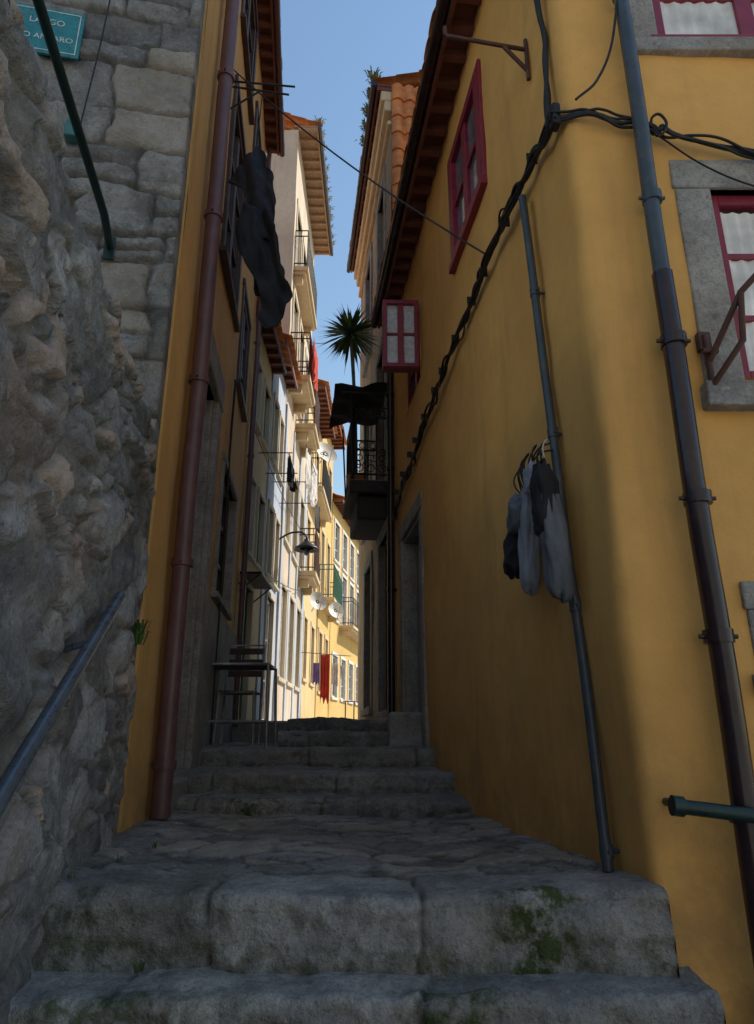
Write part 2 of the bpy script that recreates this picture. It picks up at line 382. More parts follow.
def step(name,xl,xr,yf,ztop,rise,tread,par,res=.02,seed=1,cob=99,rot=0.,mossx=None,caps=True,rough=1.):
    rnd=random.Random(seed); cuts=[xl-.2]
    while cuts[-1]<xr+.3: cuts.append(cuts[-1]+rnd.uniform(.4,1.05))
    tones=[rnd.random()*.45+.25 for _ in cuts]; lift=[rnd.uniform(-1,1)*.013 for _ in cuts]
    nx=int((xr-xl)/res); nt=int((rise+tread)/res); r=.036; vs=[];fs=[];tn=[]
    for j in range(nt+1):
        t=-rise+(rise+tread)*j/nt
        for i in range(nx+1):
            x=lerp(xl,xr,i/nx)
            xw0=x+.03*fr3((x,t*2,0),3,seed)+.15*t*math.sin(seed)
            c0=max([c for c in range(len(cuts)) if cuts[c]<=xw0] or [0])
            y0=yf+rot*(x-(xl+xr)/2)+.045*fr3((x,seed,0),1.4)+.018*fr3((x,seed,2),6)+lift[c0]*1.2
            zt=ztop+.024*fr3((x,seed,5),1.7)+.010*fr3((x,seed,5),7)+lift[c0]*.5*(1 if t<.35 else 0)
            if t<-r: y=y0;z=zt+t;n=(-1,0)
            elif t<r: a=(t+r)/(2*r)*math.pi/2; y=y0+r-r*math.cos(a); z=zt-r+r*math.sin(a); n=(-math.cos(a),math.sin(a))
            else: y=y0+t; z=zt; n=(0,1)
            p=V((x,y,z)); xw=xw0+.006*fr3(p,14)
            ci=max([c for c in range(len(cuts)) if cuts[c]<=xw] or [0]); e=min(xw-cuts[ci],(cuts[ci+1] if ci+1<len(cuts) else 99)-xw)
            tone=tones[ci]; cb=sst(cob-.02,cob+.0,t+.07*fr3(p,2.5))
            joint=(1-sst(.002,.012,e))*.9; d=-.014*(1-sst(0,.012,e))
            rf=2.4 if t<-r else 1.
            d+=(.012*fr3(p,2.6,seed)+.010*fr3(p,7)*rf*.8+.006*fr3(p,17)*rf+.004*fr3(p,34)*rf)*rough
            chip=max(0,fr3(p,5,seed+3)-.08)*.11*(1-min(1,abs(t)/.10)); d-=chip
            if cb>0:
                q=V((x*4.1,y*4.9,seed*.1)); q+=V((noise.noise(q*.8),noise.noise(q*.8+V((5,5,5))),0))*.55+V((noise.noise(q*3),noise.noise(q*3+V((5,5,5))),0))*.12
                ds,pt=noise.voronoi(q); ee=ds[1]-ds[0]
                t2=(math.sin(pt[0].x*12.9+pt[0].y*78.2)*43758.5)%1
                d2=-.013*(1-sst(0,.10,ee))+.013*(t2-.5)+.014*fr3(p,2)+.007*fr3(p,9)+.004*fr3(p,24)
                tone=lerp(tone,t2*.95+.02,cb); joint=lerp(joint,(1-sst(.01,.09,ee))*.95,cb); d=lerp(d,d2,cb)
                joint=max(joint,(1-abs(cb*2-1))*.8); d-=.008*(1-abs(cb*2-1))
            ms=0
            if mossx:
                for (a,b,s) in mossx: ms=max(ms,s*sst(a-.1,a+.05,x)*(1-sst(b-.05,b+.1,x))*(1 if t<.06 else .25))
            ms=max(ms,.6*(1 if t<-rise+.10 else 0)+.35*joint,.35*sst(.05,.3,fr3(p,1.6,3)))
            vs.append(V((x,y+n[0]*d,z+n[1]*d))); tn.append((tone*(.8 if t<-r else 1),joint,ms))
    w=nx+1
    for j in range(nt):
        for i in range(nx): a=j*w+i; fs.append((a,a+1,a+1+w,a+w))
    if caps:
        for i in (0,nx):
            b0=len(vs); zb=ztop-rise
            for j in range(nt+1):
                p=vs[j*w+i]; vs.append(p.copy()); tn.append((.4,0,.2))
                vs.append(V((p.x,p.y,min(zb,p.z)))); tn.append((.3,0,.4))
            for j in range(nt): a=b0+2*j; fs.append((a,a+2,a+3,a+1))
    return mesh(name,vs,fs,GRANS,par,True,tn)
st=grp('stone_staircase')
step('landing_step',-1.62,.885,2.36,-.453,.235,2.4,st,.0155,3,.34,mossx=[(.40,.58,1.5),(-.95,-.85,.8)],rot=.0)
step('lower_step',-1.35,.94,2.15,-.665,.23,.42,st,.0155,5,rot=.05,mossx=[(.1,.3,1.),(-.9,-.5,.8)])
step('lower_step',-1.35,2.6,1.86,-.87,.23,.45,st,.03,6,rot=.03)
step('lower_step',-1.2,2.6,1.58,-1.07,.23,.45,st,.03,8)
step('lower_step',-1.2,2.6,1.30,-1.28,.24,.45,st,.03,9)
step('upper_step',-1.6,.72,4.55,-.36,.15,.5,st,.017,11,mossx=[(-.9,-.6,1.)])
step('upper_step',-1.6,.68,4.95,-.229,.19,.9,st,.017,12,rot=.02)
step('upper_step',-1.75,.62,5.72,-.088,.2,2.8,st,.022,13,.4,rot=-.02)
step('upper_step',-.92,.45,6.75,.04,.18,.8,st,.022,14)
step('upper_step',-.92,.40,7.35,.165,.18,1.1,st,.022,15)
m=MB(); m.w(WF,.10,.60,-.2,.20,6.15,7.0); m.out('door_stoop',GRAN,st,bevel=.03)
ln=grp('upper_lane_path')
vs=[];fs=[];N=60
for j in range(N+1):
    y=lerp(8.3,34,j/N); z=.165+(y-8.3)*.0205
    for i in range(13): x=lerp(-2.4,6.0,i/12); vs.append(V((x,y,z+.01*fr3((x,y,0),1.2))))
for j in range(N):
    for i in range(12): a=j*13+i; fs.append((a,a+1,a+14,a+13))
mesh('paving',vs,fs,PAV,ln,True)
m=MB(); m.w(WF,-2.4,.3,-1.5,.15,8.3,8.6); m.out('edge',PAV,ln)
gm=stone('ground_paving',(.33,.32,.30),(.44,.43,.40),moss=.1)
mesh('ground',[V((-300,-300,-1.5)),V((300,-300,-1.5)),V((300,300,-1.5)),V((-300,300,-1.5))],[(0,1,2,3)],gm)

# ------------------------------------------------------------------ right ochre house
R1=grp('ochre_corner_house')
RS=Fr((.86,2.4),(-.127,1),(-1,-.127)); RF=Fr((.86,2.4),(1,0),(0,-1))
class RC_:
    def P(s,a,z,d=0):
        r=.045
        if a>=r: return RF.P(a,z,d)
        if a<=-r: return RS.P(-a,z,d)
        t=(a+r)/(2*r); A=RS.P(r,z,0);B=RF.P(r,z,0);C=RS.P(0,z,0)
        p=A*(1-t)**2+C*2*t*(1-t)+B*t*t; n=(RS.n*(1-t)+RF.n*t).normalized()
        return p+n*d
RC=RC_()
ops=[(-4.67,-3.66,-.02,1.97),(-2.02,-1.21,3.42,4.38),(-4.40,-3.52,3.28,4.14),(.57,1.35,1.33,2.24),(.46,1.4,3.11,4.15),(.53,1.2,.22,.42)]
wall('walls',RC,-5.14,2.14,-1.5,4.95,ops,OCH,R1,.035,.02,.2)
m=MB(); m.w(RS,.3,5.13,-1.5,4.94,-3,-.2); m.w(RF,.3,2.13,-1.5,4.94,-3,-.2); m.out('body',DARK,R1)
mesh('gable',[V((.80,2.42,4.95)),V((3.0,2.42,4.95)),V((3.0,2.42,5.9))],[(0,1,2)],OCH,R1)
eave(RS,-.1,5.1,4.90,.20,R1,gut=PIPED,back=3,raf=.22)
window(RS,1.21,2.02,3.42,4.38,MAROON,R1,2,2,d=.035,fw=.07,glass=GLASSB,curt=False)
m=MB(); m.w(RS,1.15,2.08,3.36,3.42,-.02,.05); m.w(RS,1.15,1.21,3.42,4.42,-.02,.03); m.w(RS,2.02,2.08,3.42,4.42,-.02,.03); m.w(RS,1.21,2.02,4.38,4.42,-.02,.03); m.out('window_casing',MAROON,R1,bevel=.005)
window(RS,3.52,4.40,3.28,4.14,MAROON,R1,2,2,d=-.03,fw=.06)
OS=Fr(RS.P(3.46,0,.02)[:2],(-1,-.03),(.03,-1))
FP=paint('frosted_pane',(.62,.64,.67),.25)
window(OS,0,.35,3.34,4.08,MAROON,R1,2,2,d=.02,fw=.042,glass=FP,name='open_sash')
window(OS,.0,.35,3.34,4.08,MAROON,R1,1,1,d=-.045,fw=.02,glass=FP,name='open_sash_back')
window(RF,.57,1.35,1.33,2.24,MAROON,R1,2,3,d=-.03,fw=.05,curt=True,sur=GRAN,sw=.15,sill=True,proud=.012)
window(RF,.46,1.4,3.11,4.15,MAROON,R1,2,3,d=-.03,fw=.06,curt=True,sur=GRAN,sw=.12,proud=.012)
window(RF,.53,1.2,.22,.42,DKWOOD,R1,2,1,d=-.08,fw=.03,sur=GRAN,sw=.10,proud=.012)
m=MB(); m.w(RF,.42,1.45,3.06,3.115,-.04,.03); m.out('window_sill_red',MAROON,R1,bevel=.006)
m=MB(); m.w(RS,3.54,3.66,-.1,1.97,-.1,.02); m.w(RS,4.67,4.79,-.1,1.97,-.1,.02); m.w(RS,3.52,4.81,1.97,2.12,-.1,.026); m.w(RS,4.63,4.666,-.1,1.96,-.19,-.002); m.w(RS,3.67,4.63,1.925,1.965,-.19,-.002); m.out('door_surround',GRAN,R1,bevel=.008)
m=MB(); m.w(RS,3.67,4.66,-.02,1.96,-.19,-.15)
for i in range(5): m.w(RS,3.69+i*.195,3.86+i*.195,.05,1.9,-.15,-.135)
m.out('door_leaf',paint('grey_door_paint',(.36,.36,.36),.5,0,(.2,.18,.16),.5),R1,bevel=.004)

def pipe(name,p0,p1,r,mat,cols=(),fr=None,mat2=None):
    g=grp(name)
    n=14; L=[]
    for i in range(n+1):
        c=p0.lerp(p1,i/n); L.append(c+V((fr3(c,1.3,2),0,0))*.008)
    tube('pipe',L,r,mat,g,res=5)
    m=[]
    for t in cols:
        a=p0.lerp(p1,t); dv=(p1-p0).normalized(); m.append([a-dv*.022,a+dv*.022])
    if m: tube('collars',m,r*1.22,mat2 or mat,g,res=5)
    if fr:
        br=[]
        for t in cols:
            a=p0.lerp(p1,t); br.append([a+fr.d*(r*1.6),a-fr.d*(r*1.6)]); br.append([a,a-fr.n*.07])
        tube('brackets',br,.008,mat2 or mat,g,res=2)
    return g
pipe('drainpipe',V((1.14,2.32,-1.3)),V((1.14,2.32,1.75)),.040,PIPED,(.35,.53,.69,.9),RF)
pipe('drainpipe',V((1.14,2.32,1.75)),V((1.14,2.32,4.85)),.033,PIPEG,(.12,.5,.8),RF)
pipe('drainpipe',RS.P(.235,-.44,.035),RS.P(.51,2.66,.04),.020,PIPEG,(.02,.3,.55,.8),RS)
pipe('drainpipe',RS.P(5.1,.1,.06),RS.P(5.1,4.85,.06),.04,PIPED,(.3,.6,.8),RS)
cb=grp('power_cable')
def wob(pts,a,sd,fq=4.):
    out=[]
    for i,p in enumerate(pts[:-1]):
        q=pts[i+1]; n=max(2,int((q-p).length/.12))
        for j in range(n):
            c=p.lerp(q,j/n); out.append(c+V((fr3(c,fq,sd)*.4,fr3(c,fq,sd+4)*.4,fr3(c,fq,sd+8)))*a)
    out.append(pts[-1]); return out
main=[RS.P(.02,2.66,.06),RS.P(.3,2.72,.05),RS.P(.8,2.76,.05),RS.P(1.4,2.74,.05),RS.P(2.2,2.69,.05),RS.P(3.3,2.58,.05),RS.P(4.6,2.40,.05),RS.P(5.05,2.3,.05)]
for i,(r,a) in enumerate(((.014,.04),(.010,.10),(.009,.10),(.012,.07),(.006,.13))): tube('wall_run',wob(main,a,i*3.1,5),r,CABLE,cb,smooth=True,res=2)
fm=[RS.P(.02,2.66,.06),RF.P(.08,2.60,.06),RF.P(.20,2.56,.05),RF.P(.28,2.555,.06),RF.P(.335,2.52,.07),RF.P(.355,2.485,.07),RF.P(.375,2.525,.07),RF.P(.42,2.50,.06),RF.P(.62,2.43,.05),RF.P(.85,2.34,.05),RF.P(1.5,2.3,.05)]
for i,(r,a) in enumerate(((.009,.02),(.007,.07),(.006,.09),(.006,.12))): tube('front_run',wob(fm,a,20+i*2.7),r,CABLE,cb,smooth=True,res=2)
tube('thin_run',[RF.P(.35,2.50,.05),RF.P(.55,2.33,.04),RF.P(.75,2.22,.04),RF.P(1.2,2.1,.04)],.004,CABLE,cb,smooth=True)
tube('drip_loop',[RF.P(.33,2.50,.06),RF.P(.35,2.57,.08),RF.P(.38,2.54,.09),RF.P(.375,2.47,.09),RF.P(.35,2.45,.08)],.006,CABLE,cb,smooth=True)
tube('corner_riser',[wob([RS.P(.10,2.68,.05),RS.P(.08,3.1,.04),RS.P(.10,3.6,.05),RS.P(.12,4.8,.05)],.07,s) for s in (1,5,8)],.011,CABLE,cb,smooth=True,res=2)
tube('drop_wire',[[RF.P(.02,2.68,.06),RF.P(.12,2.78,.07),RF.P(.27,3.3,.10),RF.P(.40,3.8,.13),RF.P(.5,4.9,.15)]],.006,CABLE,cb,smooth=True)
m=MB(); m.w(RS,.0,.06,2.61,2.73,.03,.07); m.out('cable_clamp',BLACK,cb,bevel=.01)
m=MB()
for i in range(12):
    s=.35+i*.4+.05*(i%3); z=2.76-.015*max(0,s-1.4)**1.75*1.4
    m.w(RS,s,s+.012,z-.03,z+.03,.01,.065)
m.out('wall_clips',BLACK,cb,bevel=.003)
w=grp('overhead_wire')
def sag(a,b,s,n=14): return [a.lerp(b,i/n)-V((0,0,s*4*(i/n)*(1-i/n))) for i in range(n+1)]
tube('wire',sag(V((-1.29,4.45,5.5)),RS.P(1.12,2.78,.05),.10),.006,CABLE,w)
tube('wire_tail',sag(V((-1.29,4.45,5.5)),V((-1.75,3.36,5.15)),.03),.006,CABLE,w)
cl=grp('clothes_line_bracket')
tube('rod',[[RS.P(.35,3.49,.02),RS.P(.35,3.52,.46)],[RS.P(.35,3.34,.02),RS.P(.35,3.49,.14)],[RS.P(.35,3.28,.02),RS.P(.35,3.56,.02)],[RS.P(.35,3.52,.46),RS.P(.35,3.58,.46)]],.011,RUST,cl)
sc=grp('iron_wall_bracket')
tube('arms',[[RF.P(.43,1.24,.03),RF.P(.43,1.50,.03)],[RF.P(.43,1.38,.03),RF.P(.50,1.58,.2),RF.P(.56,1.64,.26)],[RF.P(.43,1.28,.03),RF.P(.50,1.4,.16),RF.P(.50,1.58,.2)],[RF.P(.40,1.42,.05),RF.P(.46,1.42,.05)],[RF.P(.56,1.64,.26),RF.P(.60,1.62,.26)]],.012,RUST,sc)
m=MB(); m.w(RF,.405,.455,1.22,1.30,.0,.03); m.w(RF,.405,.455,1.44,1.52,.0,.03); m.out('plates',RUST,sc,bevel=.004)
hr=grp('handrail'); 
tube('rail',[V((.90,2.26,-.20)),V((1.2,2.24,-.235)),V((1.9,2.2,-.34)),V((2.5,2.15,-.5))],.022,GREENR,hr,res=5)
tube('fixings',[[V((.93,2.26,-.2)),V((.93,2.4,-.2))],[V((1.8,2.2,-.33)),V((1.8,2.4,-.33))]],.013,GREENR,hr)
tube('end_cap',[V((.892,2.26,-.199)),V((.925,2.26,-.203))],.030,GREENR,hr,res=5)
RB=Fr((-.666,0),(-.156,1),(1,.156))
hl=grp('handrail')
tube('rail',[RB.P(.9,-.62,.10),RB.P(1.70,-.07,.10),RB.P(2.58,.50,.10)],.021,STEEL,hl,res=5)
tube('fixings',[[RB.P(2.3,.30,.10),RB.P(2.3,.26,-.02)],[RB.P(1.2,-.43,.10),RB.P(1.2,-.47,-.02)]],.011,STEEL,hl)

def sack(name,top,L,rx,ry,mat,par,sd,lean=(0,0),neck=.18):
    vs=[];fs=[];n=48;R=44
    for j in range(R+1):
        t=j/R
        pr=(neck+(1-neck)*sst(0,.3,t))*(1-.4*sst(.85,1.,t)**2) if j<R else .12
        for i in range(n):
            a=2*math.pi*i/n
            sq=1/ (abs(math.cos(a))**3+abs(math.sin(a))**3)**(1/3)
            cr=1-abs(noise.noise(V((math.cos(a)*2.2+sd,math.sin(a)*2.2,t*3+sd))))*2
            f=sq*(1+.22*noise.noise(V((math.cos(a)*1.8+sd,math.sin(a)*1.8,t*3.+sd)))+.16*(cr-.6))+.09*math.sin(a*4+sd+4*noise.noise(V((t*2,sd,0))))*(1-.6*t)
            vs.append(V((top.x+lean[0]*t+rx*pr*f*math.cos(a), top.y+lean[1]*t+ry*pr*f*math.sin(a), top.z-L*t-.03*noise.noise(V((math.cos(a)*2,t*4,sd))))))
    for j in range(R):
        for i in range(n): fs.append((j*n+i,j*n+(i+1)%n,(j+1)*n+(i+1)%n,(j+1)*n+i))
    fs.append(tuple(range(n))); fs.append(tuple(R*n+i for i in range(n)))
    mesh(name,vs,fs,mat,par,True)
bg=grp('hanging_bags')
cg=cloth('grey_canvas',(.16,.175,.20)); cg2=cloth('pale_grey_canvas',(.28,.30,.34)); ck=cloth('black_canvas',(.022,.022,.027))
sack('bag_dark',RS.P(.74,.96,.10),.25,.055,.090,ck,bg,1.3,(-.03,.0),neck=.6)
sack('bag_pale',RS.P(.53,1.06,.12),.48,.040,.055,cg2,bg,4.2,(-.01,.02),neck=.6)
sack('bag_grey',RS.P(.27,.92,.13),.42,.048,.050,cg,bg,7.7,(.02,0),neck=.8)
sack('bag_black_top',RS.P(.29,1.08,.14),.32,.052,.058,ck,bg,9.1,(.01,0),neck=.55)
sack('bag_fold',RS.P(.60,1.05,.14),.18,.050,.080,cg,bg,12.1,neck=.4)
sack('bag_fold_small',RS.P(.42,1.14,.13),.16,.035,.045,cg2,bg,15.1)
lp=[]
for i in range(7):
    c=RS.P(.32+.05*i,1.06,.12); h=random.uniform(.08,.2); wd=random.uniform(.02,.06)
    lp.append([c+RS.d*(wd*math.sin(q/10*math.pi*2)*(1-q/14))+V((0,0,h*math.sin(q/10*math.pi)))+RS.n*(.015*math.sin(q)) for q in range(11)])
lp.append([RS.P(.38,1.22,.05),RS.P(.42,1.2,.1),RS.P(.5,1.08,.12)]); lp.append([RS.P(.37,1.18,.05),RS.P(.33,1.14,.12),RS.P(.3,1.06,.13)])
tube('cords',lp,.004,CABLE,bg,smooth=True,res=1)
tube('light_cords',[[p+V((.012,0,.012)) for p in q] for q in lp[:1]],.003,WHITEP,bg,smooth=True,res=1)

# ------------------------------------------------------------------ building 2 right
R2=grp('old_townhouse')
OLD=plaster('old_grimy_plaster',(.46,.34,.20),(.08,.06,.05),.8,.6)
CREAM=plaster('cream_cornice',(.74,.58,.36),(.25,.18,.12),.4,.4)
a0,a1=5.2,9.3
ops=[(5.9,6.7,3.1,5.2),(7.6,8.4,3.1,5.2),(5.7,6.5,.3,2.4),(7.4,8.2,.4,2.4),(5.9,6.6,6.1,7.9),(7.6,8.3,6.1,7.9)]
wall('walls',RS,a0,a1,-1.5,8.8,ops,OLD,R2,.25,.02,.2)
m=MB(); m.w(RS,a0+.005,a1,-1.5,8.8,-5,-.2); m.out('body',OLD,R2)
for o in ops: window(RS,*o,DKWOOD,R2,2,4,d=-.07,fw=.06,sur=GRAN,sw=.14)
m=MB(); m.w(RS,a0,a1,8.45,8.8,-.01,.1); m.w(RS,a0-.01,a1+.01,8.62,8.8,-.02,.15); m.w(RS,a0-.005,a1,8.2,8.27,-.01,.06); m.out('cornice',CREAM,R2,bevel=.02)
eave(RS,a0-.02,a1,8.87,.20,R2,gut=PIPED,back=5,raf=.3)
EF=Fr(RS.P(a0,0,0)[:2],(1,.127),(.127,-1))
vs=[];fs=[]; n=160; rows=[]
for r in range(12): rows+= [(5.3+r*.30,.04),(5.3+r*.30+.299,.012)]
for (z,o) in rows:
    for i in range(n+1):
        s=-.0+i*2.4/n; h=.06*abs(math.sin(s/.17*math.pi))**.7; vs.append(EF.P(s,z+.012*math.sin(int(s/.17)*5.1),o+h))
for r in range(len(rows)-1):
    for i in range(n): a=r*(n+1)+i; fs.append((a,a+1,a+n+2,a+n+1))
mesh('tile_cladding',vs,fs,TILE,R2)
balcony(RS,5.75,6.85,3.05,.46,R2,BLACK,GRAN,1.0,True,.11)
m=MB(); m.w(RS,5.72,6.88,2.86,3.04,-.01,.48); m.w(RS,5.8,6.8,2.55,2.86,-.01,.38); m.out('balcony_base',paint('dark_timber',(.05,.04,.035),.8),R2,bevel=.03)
# ornate scroll rings on the balcony end panel (facing down the lane)
rr=[]
for i in range(4):
    for zz in (3.25,3.42,3.95):
        c=RS.P(5.77,zz,.06+i*.105)
        rr.append([c+RS.n*(.045*math.cos(t*.6))*(1-t*.05)+V((0,0,.065*math.sin(t*.6)*(1-t*.05))) for t in range(14)])
tube('balcony_end_scrolls',rr,.007,BLACK,R2,res=1)
cv=[];cf=[]
for j in range(9):
    for i in range(13):
        s=5.55+i*.10; d=j/8*.70; z=4.30-.05*(j/8)+.03*math.sin(i*1.3+j)-.05*abs(fr3((i*.4,j*.4,0),1.))
        if j==8: z-=.02+.10*abs(noise.noise(V((i*.9,0,0))))
        cv.append(RS.P(s,z,d))
for j in range(8):
    for i in range(12): a=j*13+i; cf.append((a,a+1,a+14,a+13))
ac=grp('awning_sheet'); mesh('sheet',cv,cf,ck,ac,True)
tube('poles',[[RS.P(5.65,3.05,.44),RS.P(5.65,4.2,.5)],[RS.P(6.8,3.05,.44),RS.P(6.8,4.2,.5)],[RS.P(5.6,4.17,0),RS.P(5.6,4.17,.6)]],.012,BLACK,ac)
def palm(name,basep,top,R,nl,sd):
    g=grp(name); rn=random.Random(sd)
    bark=paint('yucca_bark',(.16,.12,.08),.9,0,(.07,.06,.04),.5,30)
    tube('trunk',[basep,basep.lerp(top,.5)+V((.02,0,0)),top],.024,bark,g,smooth=True)
    for kk,(c,nn) in enumerate((((.06,.14,.03),nl//3),((.12,.20,.05),nl//3),((.20,.28,.09),nl//3))):
        m_=paint('leaf_%d'%kk,c,.45); vs=[];fs=[]
        for i in range(nn):
            th=rn.uniform(0,2*math.pi); ph=math.asin(rn.uniform(-.8,.98)); L=R*rn.uniform(.7,1.1)
            d=V((math.cos(th)*math.cos(ph),math.sin(th)*math.cos(ph),math.sin(ph))); sd_=d.cross(V((0,0,1))).normalized()
            w0=.014*rn.uniform(.8,1.3); b=len(vs)
            for q in range(6):
                t=q/5; p=top+d*(L*t)-V((0,0,.09*t*t*2.2*L/R*.45)); ww=w0*(.7+.6*math.sin(t*3.0))*(1-t*.95 if t>.6 else 1)
                vs+= [p-sd_*ww,p+sd_*ww]
            for q in range(5): a=b+2*q; fs.append((a,a+1,a+3,a+2))
        mesh('leaves_%d'%kk,vs,fs,m_,g)
    pot=[];pf=[]
    for j,(z,r) in enumerate(((0,.09),(.2,.13),(.22,.14),(.22,.12))):
        for i in range(16): pot.append(basep+V((r*math.cos(i*.3927),r*math.sin(i*.3927),z-.15)))
    for j in range(3):
        for i in range(16): pf.append((j*16+i,j*16+(i+1)%16,(j+1)*16+(i+1)%16,(j+1)*16+i))
    mesh('pot',pot,pf,TILE,g,True)
palm('yucca_plant',RS.P(6.25,3.2,.35),V((-.37,8.45,5.38)),.50,200,4)
def tuft(name,pts,h,n,sd,col=(.10,.13,.03)):
    g=grp(name); rn=random.Random(sd); vs=[];fs=[]
    for p in pts:
        for i in range(n):
            th=rn.uniform(0,6.28); r=rn.uniform(0,h*.5); q=p+V((r*math.cos(th),r*math.sin(th),0)); L=h*rn.uniform(.4,1.1)
            dx=V((math.cos(th),math.sin(th),0))*L*rn.uniform(.2,.8); w_=V((-math.sin(th),math.cos(th),0))*h*.06; b=len(vs)
            vs+=[q-w_,q+w_,q+dx*.5+V((0,0,L*.8))+w_,q+dx*.5+V((0,0,L*.8))-w_,q+dx+V((0,0,L*.7))]; fs+=[(b,b+1,b+2,b+3),(b+3,b+2,b+4)]
    mesh('blades',vs,fs,paint('weed_leaf',col,.7),g)
tuft('roof_weeds',[RS.P(5.20+i*.07,8.98+.03*(i%4),.27-.035*(i%4)) for i in range(20)],.15,34,3,(.20,.22,.06))
tuft('wall_fern',[V((-1.15,3.36,.48)),V((-1.15,3.34,.42))],.08,30,9,(.07,.15,.03))
tuft('step_weeds',[V((-1.0+.03*i,2.52+.35*i,-.45)) for i in range(3)]+[V((.5,4.52,-.44)),V((-.7,2.34,-.66))],.035,12,12,(.07,.12,.03))

# ------------------------------------------------------------------ left ochre house
L1=grp('ochre_tall_house')
LS=Fr((-1.23,3.62),(-.1,1),(1,.1))
ops=[(.95,1.75,-.38,2.75),(1.5,2.6,4.1,6.0),(3.15,3.95,3.7,4.9),(2.55,3.7,1.25,2.5),(1.5,2.6,6.9,8.2),(3.2,4.1,6.3,7.6)]
wall('walls',LS,0,4.75,-1.5,8.55,ops,OCH2,L1,.12,.014,.25)
m=MB(); m.w(LS,-.1,4.74,-1.5,8.55,-5,-.26); m.out('body',OCH2,L1)
eave(LS,-.05,4.8,8.6,.19,L1,gut=PIPEB,back=4,raf=.2)
for i,o in enumerate(ops[1:]): window(LS,*o,DKWOOD,L1,2,3,d=.01 if i!=2 else -.05,fw=.08,sur=DKWOOD if i!=2 else GRAN,sw=.08,proud=.03)
m=MB(); m.w(LS,.74,.95,-.5,2.75,-.1,.045); m.w(LS,1.75,1.96,-.5,2.75,-.1,.045); m.w(LS,.70,2.0,2.75,3.03,-.1,.055); m.w(LS,1.71,1.749,-.4,2.74,-.2,-.002); m.out('door_surround',GRAN,L1,bevel=.015)
m=MB(); m.w(LS,.96,1.70,-.4,2.74,-.24,-.20)
for i in range(2):
    for z in (-.2,.75,1.7): m.w(LS,1.0+i*.35,1.31+i*.35,z,z+.8,-.20,-.18)
m.out('door_leaf',DKWOOD,L1,bevel=.006)
m=MB(); m.w(LS,1.97,4.7,-.6,1.12,-.02,.04); m.out('rough_plinth',RENDER_GREY,L1,bevel=.02)
m=MB(); m.w(LS,.74,1.96,-.6,-.26,-.1,.10); m.out('door_step',GRAN,L1,bevel=.02)
pipe('drainpipe',LS.P(.48,-.42,.09),LS.P(.48,8.5,.09),.055,PIPEB,(.03,.16,.30,.45,.6,.75),LS)
pipe('drainpipe',LS.P(4.70,.1,.06),LS.P(4.70,8.5,.06),.035,PIPEB,(.2,.4,.6,.8),LS)
pipe('drainpipe',LS.P(2.75,-.2,.04),LS.P(2.75,3.5,.04),.012,CABLE,(.3,.7),LS)
cp=grp('clothes_pole'); 
tube('pole',[[LS.P(1.05,5.50,0),LS.P(1.05,5.46,.55)],[LS.P(1.05,5.2,0),LS.P(1.05,5.48,.3)],[LS.P(1.05,5.56,0),LS.P(1.05,5.56,.6)]],.009,BLACK,cp)
oc=grp('hanging_dark_clothes'); navy=cloth('dark_navy_cloth',(.024,.027,.036))
def drape(name,rowsz,yc,sd,fold=5):
    n=30; RR=[]
    for i in range(len(rowsz)-1):
        for q in range(6):
            t=q/6; RR.append(tuple(lerp(rowsz[i][c],rowsz[i+1][c],t) for c in range(3)))
    RR.append(rowsz[-1]); vs=[];fs=[]
    for j,(z,xa,xb) in enumerate(RR):
        ja=.04*noise.noise(V((z*5,sd,0))); jb=.04*noise.noise(V((z*6,sd+5,0)))
        for i in range(n+1):
            t=i/n; x=lerp(xa+ja,xb+jb,t)
            cr=1-abs(noise.noise(V((x*7+z*2,z*3,sd))))*2.2
            vs.append(V((x,yc+.09*noise.noise(V((x*8+z*1.5,z*1.6,sd)))-.05*cr+.03*noise.noise(V((x*16,z*6,sd))),z+.10*noise.noise(V((x*6,z*.5,sd))))))
    for j in range(len(RR)-1):
        for i in range(n): a=j*(n+1)+i; fs.append((a,a+1,a+n+2,a+n+1))
    o=mesh(name,vs,fs,navy,oc,True); md=o.modifiers.new('s','SOLIDIFY'); md.thickness=.015
drape('jacket',[(4.85,-1.05,-1.02),(4.76,-1.08,-.975),(4.67,-1.16,-.95),(4.58,-1.24,-.92),(4.50,-1.26,-.88),(4.42,-1.14,-.875),(4.3,-1.09,-.86),(4.12,-1.12,-.85),(3.95,-1.14,-.87),(3.80,-1.08,-.88)],4.72,1.)
drape('trouser_leg',[(4.15,-1.10,-.89),(3.95,-1.14,-.84),(3.75,-1.12,-.80),(3.58,-1.06,-.78),(3.47,-1.00,-.72),(3.38,-.96,-.68),(3.25,-.92,-.68),(3.10,-.91,-.73),(3.02,-.92,-.78),(2.95,-.88,-.82)],4.66,3.,4)
drape('trouser_leg_rear',[(4.2,-1.04,-.88),(3.8,-1.02,-.81),(3.5,-1.0,-.78),(3.42,-.98,-.84)],4.80,6.,3)
tube('hanger_line',[V((-1.05,4.72,4.82)),V((-1.02,4.70,5.46))],.005,CABLE,oc)

